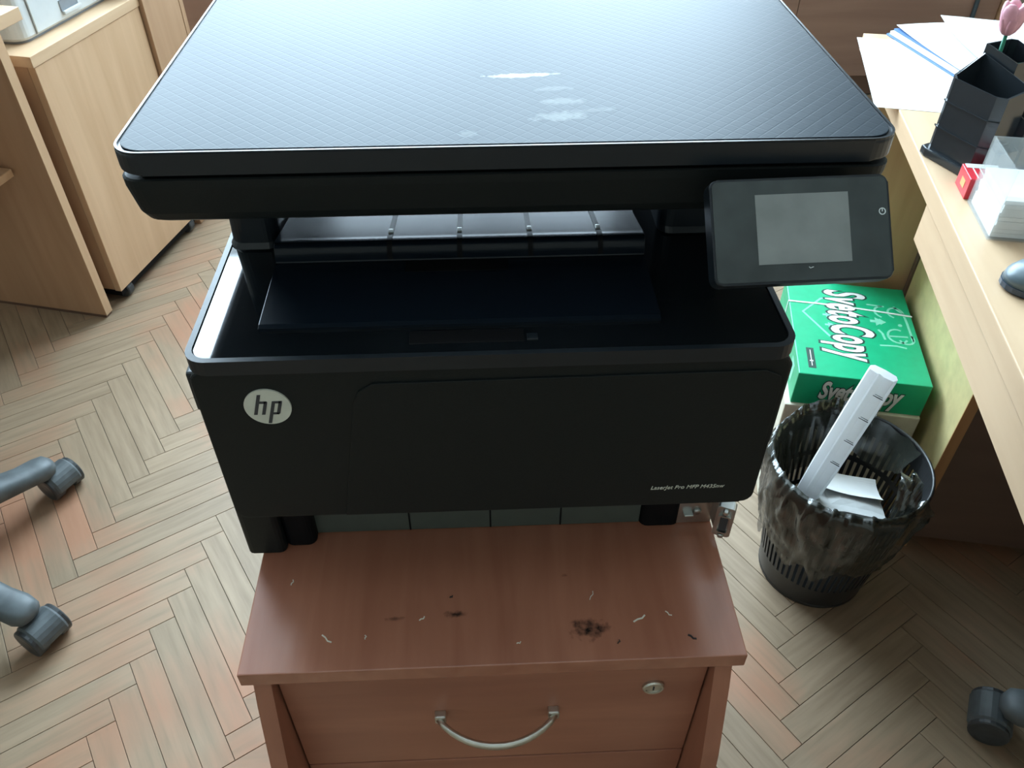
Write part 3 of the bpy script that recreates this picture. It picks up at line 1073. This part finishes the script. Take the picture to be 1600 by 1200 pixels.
# clear note box and block of notes
NB = Thing('note_box', 'clear acrylic note box at the front of the beech desk', 'box', (.581, .423, ZT), DY)
nw, nh, nt_ = .088, .086, .002
NB.part('bottom', box(0, nw, 0, nw, 0, nt_), M['acrylic'])
NB.part('wall', box(0, nt_, 0, nw, nt_, nh), M['acrylic'])
NB.part('wall', box(nw - nt_, nw, 0, nw, nt_, nh), M['acrylic'])
NB.part('wall', box(nt_, nw - nt_, 0, nt_, nt_, .055), M['acrylic'])
NB.part('wall', box(nt_, nw - nt_, nw - nt_, nw, nt_, nh), M['acrylic'])
NP = Thing('note_block', 'stack of white note paper inside the clear box', 'paper block', NB.m @ Vector((.044, .044, nt_ + .0002)), DY)
zz = 0
for k in range(9):
    t = .0052
    j = rnd.uniform(-.0008, .0008)
    NP.part('note_pad', box(-.040 + j, .040 + j, -.040 - j, .040 - j, zz, zz + t - .0003), M['paper'])
    zz += t

# computer mouse lying across
MO = Thing('computer_mouse', 'dark blue and white computer mouse lying in front of the note box', 'mouse', (.607, .325, ZT), R(-6))


def mouse_sec(z, k, cut=None):
    pts = []
    for a in range(28):
        t = 2 * math.pi * a / 28
        x = .057 * math.cos(t) * k
        y = .031 * math.sin(t) * k * (1 - .12 * math.cos(t))
        pts.append((x, y, z))
    return pts


MO.part('base', loft([mouse_sec(0, .93), mouse_sec(.003, 1.0), mouse_sec(.009, 1.0)]), M['mouse_dark'], smooth=False)
MO.part('shell', loft([mouse_sec(.0092, .985), mouse_sec(.017, .95), mouse_sec(.024, .82), mouse_sec(.029, .55), mouse_sec(.031, .2)]), M['mouse_grey'], smooth=True)
sh = []
for z, k in ((.0095, .992), (.0174, .957), (.0246, .827), (.0297, .557), (.0317, .21)):
    sh.append([(max(x, -.028 * (1 - abs(y) * 12)), y, zz_) for x, y, zz_ in mouse_sec(z, k)])
MO.part('white_cover', loft(sh), M['white_plastic'], smooth=True)

# ------------------------------------------------------------ paper stack under the desk
RY = -R(12)
single('carton', box(-.118, .114, -.152, .15, 0, .250, .003, 2), M['cream_carton'], 'cream carton on the floor under the green paper pack', 'box', loc=(.681, .802, .0), rotz=RY)
RC = Vector((.683, .800, .2502))
G = Thing('paper_ream', 'green wrapped ream of copy paper on the carton beside the desk panel', 'ream', RC, RY)
gx, gy, gz = .1115, .1440, .0695
G.part('wrapper', box(-gx, gx, -gy, gy, 0, gz, .002, 2), M['green'])
tm = frame((-.008, .012, gz + .0002), (0, -1, 0), (1, 0, 0))
s1 = text_bm('SvetoCopy', .102, .0066, .18, .0002, .565, 1.07)
s2 = text_bm('SvetoCopy', .102, .0026, .18, .0002, .565, 1.07)
xs = [v.co.x for v in s2.verts]
k_ = .215 / (max(xs) - min(xs))
for s in (s1, s2):
    for v in s.verts:
        v.co.x *= k_
G.part('title_outline', xf(s1, tm), M['print_dark'])
G.part('title_lettering', xf(s2, tm @ Matrix.Translation((0, 0, .0004))), M['print_white'])
fm = frame((.002, -gy - .0002, gz * .50), (1, 0, 0), (0, 0, 1))
s1 = text_bm('SvetoCopy', .054, .0038, .22, .0002, .60)
s2 = text_bm('SvetoCopy', .054, .0018, .22, .0002, .60)
xs = [v.co.x for v in s2.verts]
k_ = .140 / (max(xs) - min(xs))
for s in (s1, s2):
    for v in s.verts:
        v.co.x *= k_
G.part('front_outline', xf(s1, fm), M['print_dark'])
G.part('front_lettering', xf(s2, fm @ Matrix.Translation((0, 0, .0004))), M['print_white'])
zt0, zt1 = gz, gz + .0003
# pale line drawing: roof-shaped arrow on the left, looped letters on the right, small fir trees
for pts in ([(-.034, .092), (-.050, .088), (-.088, .040), (-.046, -.030)],
            [(.034, .082), (.066, .080)], arc(.062, .062, .016, .018, 90, 250, 10), [(.083, .082), (.098, .060), (.100, .030), (.101, -.022)],
            arc(.084, .062, .014, .016, -20, 250, 12),
            arc(.076, -.010, .017, .020, 60, 330, 14), [(.060, -.012), (.094, -.010)], arc(.090, -.016, .013, .016, 200, 400, 10),
            [(.040, -.042), (.070, -.040), (.086, -.044)], [(.044, .005), (.050, -.006), (.052, -.024)]):
    G.part('line_drawing', ribbon(pts, .0042, zt0, zt1), M['green_pale'])
G.part('dot', prism([(.086 + .004 * math.cos(a * .524), .024 + .004 * math.sin(a * .524)) for a in range(12)], zt0, zt1), M['green_pale'])
for (tx, ty, s) in ((.046, .030, .016), (-.044, .036, .010), (-.043, .005, .010)):
    G.part('fir_print', prism([(tx - s * .2, ty - s * .25), (tx - s * .2, ty - s * .8), (tx + s * .3, ty - s * .4), (tx + s * .3, ty - s * .6), (tx + s, ty), (tx + s * .3, ty + s * .6), (tx + s * .3, ty + s * .4), (tx - s * .2, ty + s * .8), (tx - s * .2, ty + s * .25), (tx - s * .8, ty + s * .25), (tx - s * .8, ty - s * .25)], zt0, zt1), M['green_pale'])
lbp = G.part('small_print', box(-.0930, -.0800, -.1260, -.0700, gz, gz + .0003), M['print_dark'])
G.part('print_line', box(-.0872, -.0858, -.1200, -.0760, gz + .0003, gz + .0005), M['print_white'], lbp)
G.part('print_line', box(-.0895, -.0835, -.1080, -.1050, gz + .0003, gz + .0005), M['print_white'], lbp)
G.part('side_print', box(-gx - .0003, -gx + .0002, -.105, -.075, .015, .052), M['green_pale'])
sp_ = [(-gx, .070), (-.06, .0695), (-.02, .068), (.05, .062), (gx, .055)]
st_ = G.part('string', ribbon(sp_, .0042, gz, gz + .0009), M['string'])
G.part('string_side', box(-gx - .0009, -gx, .068, .072, 0, gz + .0009), M['string'], st_)
G.part('string_side', box(gx, gx + .0009, .053, .057, 0, gz + .0009), M['string'], st_)

# ------------------------------------------------------------ waste bin with liner
BC = Vector((.586, .508, 0))
B = Thing('waste_bin', 'slatted black plastic waste bin with a thin liner bag beside the pedestal', 'bin', BC)
zr = [.003, .055, .112, .122, .180, .190, .245, .281]
NS = 60


def rad(z):
    return .091 + (.1235 - .091) * z / .281


bb = bmesh.new()
ang = []
for k in range(NS):
    ang += [k * 360 / NS, k * 360 / NS + 360 / NS * .55]
rows = [[bb.verts.new((rad(z) * math.cos(R(a)), rad(z) * math.sin(R(a)), z)) for a in ang] for z in zr]
n = len(ang)
for j in range(len(zr) - 1):
    for i in range(n):
        if i % 2 == 1 and j in (1, 3, 5):
            continue
        bb.faces.new((rows[j][i], rows[j][(i + 1) % n], rows[j + 1][(i + 1) % n], rows[j + 1][i]))
bb.faces.new(rows[0][::-1])
bo = B.part('slatted_body', bb, M['bin'])
so = bo.modifiers.new('thickness', 'SOLIDIFY')
so.thickness = .0022
so.offset = -1
rim = [(.1235 + .0030 * math.cos(a), .281 + .0042 * math.sin(a)) for a in [2 * math.pi * k / 10 for k in range(10)]]
rb = bmesh.new()
rr_ = [[rb.verts.new((r * math.cos(2 * math.pi * k / 64), r * math.sin(2 * math.pi * k / 64), z)) for k in range(64)] for r, z in rim]
for j in range(10):
    for k in range(64):
        rb.faces.new((rr_[j][k], rr_[j][(k + 1) % 64], rr_[(j + 1) % 10][(k + 1) % 64], rr_[(j + 1) % 10][k]))
B.part('rim', rb, M['bin'], smooth=True)
B.part('foot_ring', lathe([(.089, 0), (.092, .0005), (.0925, .006), (.0915, .008)], 48), M['bin'])

# liner: from inside, over the rim and down the outside; right side of the rim stays bare
lb = bmesh.new()
A0, A1, NA = 52, 312, 150
prof_t = [(-1.0, 'in'), (-.75, 'in'), (-.5, 'in'), (-.25, 'in'), (-.08, 'in'), (0, 'rim')] + [(.05 + .95 * k / 16, 'out') for k in range(17)]
gr = []
for i in range(NA + 1):
    a = A0 + (A1 - A0) * i / NA
    ca, sa = math.cos(R(a)), math.sin(R(a))
    edge = min(1, min(i, NA - i) / 14)
    n1 = noise.noise(Vector((ca * 3, sa * 3, 4.2)))
    hem = .115 + .04 * n1 + .016 * noise.noise(Vector((ca * 5, sa * 5, 1.1))) + (1 - edge) * .13
    if a < 118:
        hem += .12 * min(1, (118 - a) / 20)
    deep = .17 + .03 * n1 + (1 - edge) * .08
    col_ = []
    for t, kd in prof_t:
        wr = noise.noise(Vector((ca * 5, sa * 5, t * 2.5))) * .008 + noise.noise(Vector((ca * 11 + t * 3, sa * 11, t * 6))) * .0042 + noise.noise(Vector((ca * 24, sa * 24 + t * 4, t * 9))) * .0013
        if kd == 'in':
            z = .279 + t * (.279 - deep)
            r = rad(z) - .006 - .012 * abs(t) * (1 + n1) + wr * .8
        elif kd == 'rim':
            z = .2885 + abs(wr) * 1.6 + (.012 * max(0, math.sin(R((a - 60) * 3))) if a < 120 else 0)
            r = .124 + wr * .3
        else:
            z = .281 - t * (.281 - hem)
            r = rad(z) + .0065 + abs(wr) * 1.3 + .010 * math.sin(min(1, t) * math.pi) * (.6 + n1)
        col_.append(lb.verts.new((r * ca, r * sa, z)))
    gr.append(col_)
for i in range(NA):
    for j in range(len(prof_t) - 1):
        lb.faces.new((gr[i][j], gr[i + 1][j], gr[i + 1][j + 1], gr[i][j + 1]))
B.part('liner_bag', lb, M['bag'], smooth=True, label='thin crumpled black liner bag folded over the rim')
# loose tail of the liner standing up at the front right, and a torn flap lying on the rim at the back right
tl = bmesh.new()
rows = []
for j in range(9):
    t = j / 8
    rows.append([tl.verts.new((.040 + .020 * t + (i / 6 - .5) * .034 * (1 - .35 * t) + .004 * noise.noise(Vector((i * .9, j * .8, 3))), -.112 + .050 * t + .008 * noise.noise(Vector((i * .8, j * .9, 7))) + .008 * math.cos(i * 1.4), .272 + .050 * math.sin(t * 2.2) + .006 * noise.noise(Vector((i * .7, j * .6, 9))))) for i in range(7)])
for a, c in zip(rows, rows[1:]):
    for i in range(6):
        tl.faces.new((a[i], a[i + 1], c[i + 1], c[i]))
B.part('liner_tail', tl, M['bag'], smooth=True)
tl = bmesh.new()
rows = []
for j in range(13):
    t = j / 12
    an = R(75 - 70 * t)
    rows.append([tl.verts.new(((.119 - .018 * s - .010 * abs(noise.noise(Vector((s * 3, t * 6, 2))))) * math.cos(an), (.119 - .018 * s) * math.sin(an), .283 - .085 * s * (.5 + .5 * math.sin(t * 3.1)) + .010 * noise.noise(Vector((s * 4, t * 7, 5))))) for s in (0, .2, .4, .6, .8, 1)])
for a, c in zip(rows, rows[1:]):
    for i in range(5):
        tl.faces.new((a[i], a[i + 1], c[i + 1], c[i]))
B.part('liner_flap', tl, M['bag'], smooth=True)

# folded printed paper standing in the bin
sb = Vector((.5245, .500, .200))
st = Vector((.5700, .4930, .484))
SV = st - sb
SL = SV.length
S = Thing('folded_paper', 'long folded printed paper roll sticking out of the waste bin', 'paper', sb)
view = (CAM - (sb + st) / 2).normalized()
ez = SV.normalized()
exx = ez.cross(view).normalized()
if exx.dot(Vector((1, 0, 0))) < 0:
    exx = -exx
eyy = ez.cross(exx).normalized()
sm = Matrix((exx, eyy, ez)).transposed().to_4x4()


def pl_section(z, k=1.):
    return [(x * k, y * k, z) for x, y in ((-.021, .003), (-.019, -.0065), (-.0065, -.0085), (-.004, -.0060), (.004, -.0090), (.017, -.0080), (.021, .001), (.017, .008), (0, .010), (-.016, .009))]


S.part('fold', xf(loft([pl_section(0, .9), pl_section(SL * .3, 1), pl_section(SL * .7, 1.03), pl_section(SL - .006, 1.02), pl_section(SL, 1.0)]), sm), M['paper_thin'])
for z in (.105, .155, .205, .252):
    S.part('printed_line', xf(box(.0035, .0185, -.0096, -.0086, z, z + .0009), sm), M['ink'])
    S.part('printed_line', xf(box(.0055, .0170, -.0096, -.0087, z + .0035, z + .0040), sm), M['ink'])
# grey-white crumpled card box in the bin
K = Thing('crumpled_card', 'crumpled grey white card lying inside the waste bin', 'paper', BC + Vector((.008, -.012, .125)), R(-12))
kb = box(-.062, .062, -.048, .045, 0, .085)
bmesh.ops.subdivide_edges(kb, edges=kb.edges[:], cuts=4, use_grid_fill=True)
for v in kb.verts:
    nz = noise.noise_vector(v.co * 28)
    v.co += nz * .006
    v.co.z += -.18 * max(0, v.co.x - .01) - .22 * v.co.y
    if v.co.z > .05:
        v.co.x *= .92
K.part('card', kb, M['paper_grey'])
K.part('loose_sheet', xf(sheet(.105, .06, .006, seed=3), Matrix.Translation((.004, .026, .083)) @ Matrix.Rotation(R(-14), 4, 'X') @ Matrix.Rotation(R(8), 4, 'Y')), M['paper'])

# ------------------------------------------------------------ office chairs (only their star bases reach into the picture)
def chair(loc, rot, label, seat_z=.47, back=True):
    back_a = 0.
    C = Thing('office_chair', label, 'chair', loc, rot, 'office chairs on star bases')
    RB = .283
    for k in range(5):
        a = 2 * math.pi * k / 5
        ca, sa = math.cos(a), math.sin(a)

        def q(r, z, s=0):
            return (r * ca - s * sa, r * sa + s * ca, z)
        secs = []
        for r, z, w, h in ((.03, .118, .038, .036), (.10, .112, .034, .030), (.18, .098, .030, .024), (.245, .082, .027, .020), (.276, .077, .028, .021), (.294, .077, .023, .018), (.303, .076, .011, .008)):
            pts = []
            for m_ in range(12):
                t = 2 * math.pi * m_ / 12
                cx_, cz_ = math.cos(t), math.sin(t)
                pts.append(q(r, z + h * .9 * (abs(cz_) ** .7) * (1 if cz_ > 0 else -1), w * (abs(cx_) ** .7) * (1 if cx_ > 0 else -1)))
            secs.append(pts)
        leg = C.part('leg', loft(secs), M['chair_plastic'], smooth=True)
        # caster: fork hood and two wheels, swivelled
        sw = R(-30) - rot
        cm_ = Matrix.Translation((q(RB + .018, 0)[0], q(RB + .018, 0)[1], .029)) @ Matrix.Rotation(sw, 4, 'Z')
        hood = lathe([(.012, -.0265), (.0290, -.0265), (.0315, -.023), (.0315, .023), (.0290, .0265), (.012, .0265)], 24)
        for v in hood.verts:
            if v.co.y < -.004:
                v.co.y *= .45
        C.part('caster_hood', xf(hood, cm_ @ Matrix.Rotation(R(90), 4, 'X')), M['chair_plastic'], leg, smooth=False)
        for s in (-1, 1):
            wh = lathe([(.008, -.011), (.0270, -.011), (.0288, -.009), (.0288, .009), (.0270, .011), (.020, .0116), (.008, .0104)], 24)
            C.part('wheel', xf(wh, cm_ @ Matrix.Translation((0, s * .0225, 0)) @ Matrix.Rotation(R(90), 4, 'X')), M['wheel'], leg, smooth=False)
        C.part('stem', xf(lathe([(.0055, .0), (.0055, .045)], 10), Matrix.Translation((q(RB - .004, 0)[0], q(RB - .004, 0)[1], .028))), M['wheel'], leg)
    C.part('hub', lathe([(.038, .085), (.044, .095), (.044, .135), (.034, .148), (.030, .150)], 24), M['chair_plastic'])
    C.part('gas_column', lathe([(.026, .14), (.026, .30), (.015, .302), (.015, seat_z - .05)], 20), M['wheel'])
    C.part('seat_plate', box(-.10, .10, -.10, .10, seat_z - .05, seat_z - .035, .004), M['wheel'])
    C.part('seat', loft([[(x, y, z) for x, y in rrect(-.21 * k_, .21 * k_, -.21 * k_, .21 * k_, .07 * k_)] for z, k_ in ((seat_z - .034, .93), (seat_z - .02, 1), (seat_z + .02, 1), (seat_z + .04, .92), (seat_z + .044, .6))]), M['chair_fabric'], smooth=True)
    if not back:
        return C
    bm2 = Matrix.Rotation(back_a, 4, 'Z')
    C.part('back_bar', xf(tube([(.08, 0, seat_z - .042), (.22, 0, seat_z - .04), (.245, 0, seat_z + .05), (.24, 0, seat_z + .2)], .012, 10), bm2), M['wheel'])
    C.part('backrest', xf(loft([[(x, y, z) for x, y in rrect(.205, .235 + b_, -.18 * k_, .18 * k_, .014)] for z, k_, b_ in ((seat_z + .12, .8, 0), (seat_z + .16, 1, .01), (seat_z + .36, 1, .01), (seat_z + .42, .85, 0))]), bm2), M['chair_fabric'], smooth=False)
    return C


chair((-1.038, .520, 0), R(-36 + 15.5), 'grey star base of an office chair on the parquet left of the printer')
chair((1.030, .058, 0), R(152), 'swivel chair base half hidden in the shade under the right desk', .46, False)

# ------------------------------------------------------------ left furniture group (14.6 degrees turned)
LY = -R(14.62)
# left desk: only its end panel and the corner of its top are seen
LO = Vector((-.947, 1.321, 0))
LD = Thing('corner_desk', 'light wood desk at the far left whose end panel faces the printer', 'desk', LO, LY)
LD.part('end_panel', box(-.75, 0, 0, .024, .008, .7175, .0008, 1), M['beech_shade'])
LD.part('panel_edge', box(-.0005, .0012, .0, .024, .008, .7175), M['beech'])
LD.part('panel_gap_shade', box(-.75, -.002, .001, .023, 0, .008), M['brown_dark'])  # dark strip standing in for the shadow gap below the end panel
LD.part('desk_top', box(-.72, .062, -1.35, .03, .718, .742, .0012, 2), M['beech_y'])
LD.part('inner_shelf', box(-.60, -.085, -.30, -.005, .385, .403, .001, 1), M['beech_x'])
LD.part('end_panel_near', box(-.75, -.02, -1.33, -1.306, 0, .7175, .0008, 1), M['beech_shade'])

# mobile pedestal behind it
PO = Vector((-.917, 1.3775, 0))
MP = Thing('mobile_cabinet', 'beech mobile cabinet on black casters carrying the pale grey printer', 'cabinet', PO, LY)
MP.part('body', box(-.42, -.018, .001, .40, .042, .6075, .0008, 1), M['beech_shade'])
MP.part('door', box(-.0175, 0, 0, .3985, .040, .6075, .001, 1), M['beech'])
MP.part('top_board', box(-.43, .002, -.004, .402, .608, .631, .001, 2), M['beech_y'])
MP.part('plinth', box(-.41, -.006, .006, .38, .022, .0400), M['black_void'])
for (x, y) in ((-.05, .04), (-.05, .36), (-.37, .04), (-.37, .36)):
    MP.part('caster', xf(lathe([(.006, -.012), (.019, -.012), (.021, -.009), (.021, .009), (.019, .012), (.006, .012)], 16), Matrix.Translation((x + .028, y, .0212)) @ Matrix.Rotation(R(90), 4, 'X')), M['wheel'])
# wardrobe-like cupboard next to it
CU = Thing('cupboard', 'plain light wood cupboard standing behind the mobile cabinet', 'cabinet', MP.m @ Vector((0, .403, 0)), LY)
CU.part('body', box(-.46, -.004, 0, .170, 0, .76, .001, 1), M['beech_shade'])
CU.part('door', box(-.0038, .010, .001, .152, .05, .755, .001, 1), M['beech_shade'])
CU.part('edge_post', box(-.004, .011, .153, .170, 0, .76, .0008, 1), M['beech_shade'])
CU.part('top_board', box(-.47, .014, -.0, .174, .7605, .782, .001, 1), M['beech_y'])

# pale grey printer on the mobile cabinet
GP = Thing('grey_printer', 'pale grey office printer on the beech mobile cabinet', 'printer', MP.m @ Vector((-.046, .0, .6312)), LY)
GP.part('housing', loft([[(x, y, z) for x, y in rrect(-.34 + i_, 0 - i_, .045 + i_, .385 - i_, .030)] for z, i_ in ((.006, .004), (.012, 0), (.20, 0), (.21, .006))]), M['grey_plastic'])
GP.part('foot_rim', prism(rrect(-.33, -.008, .053, .377, .028), 0, .006), M['grey_dark'])
GP.part('front_panel', box(-.002, .0035, .095, .330, .012, .198, .0012, 2), M['grey_plastic'])
GP.part('panel_seam', box(-.004, .0008, .0925, .0955, .010, .20), M['grey_dark'])
GP.part('panel_seam', box(-.004, .0008, .3295, .3325, .010, .20), M['grey_dark'])
GP.part('grip_recess', box(.002, .0042, .185, .245, .026, .050, .003, 2), M['grey_dark'])
GP.part('grip_flap', box(.0036, .010, .188, .250, .020, .028, .002, 2), M['grey_plastic'])
GP.part('top_cover', prism(rrect(-.335, -.005, .05, .38, .028), .2102, .26, .006, 2), M['grey_dark'])
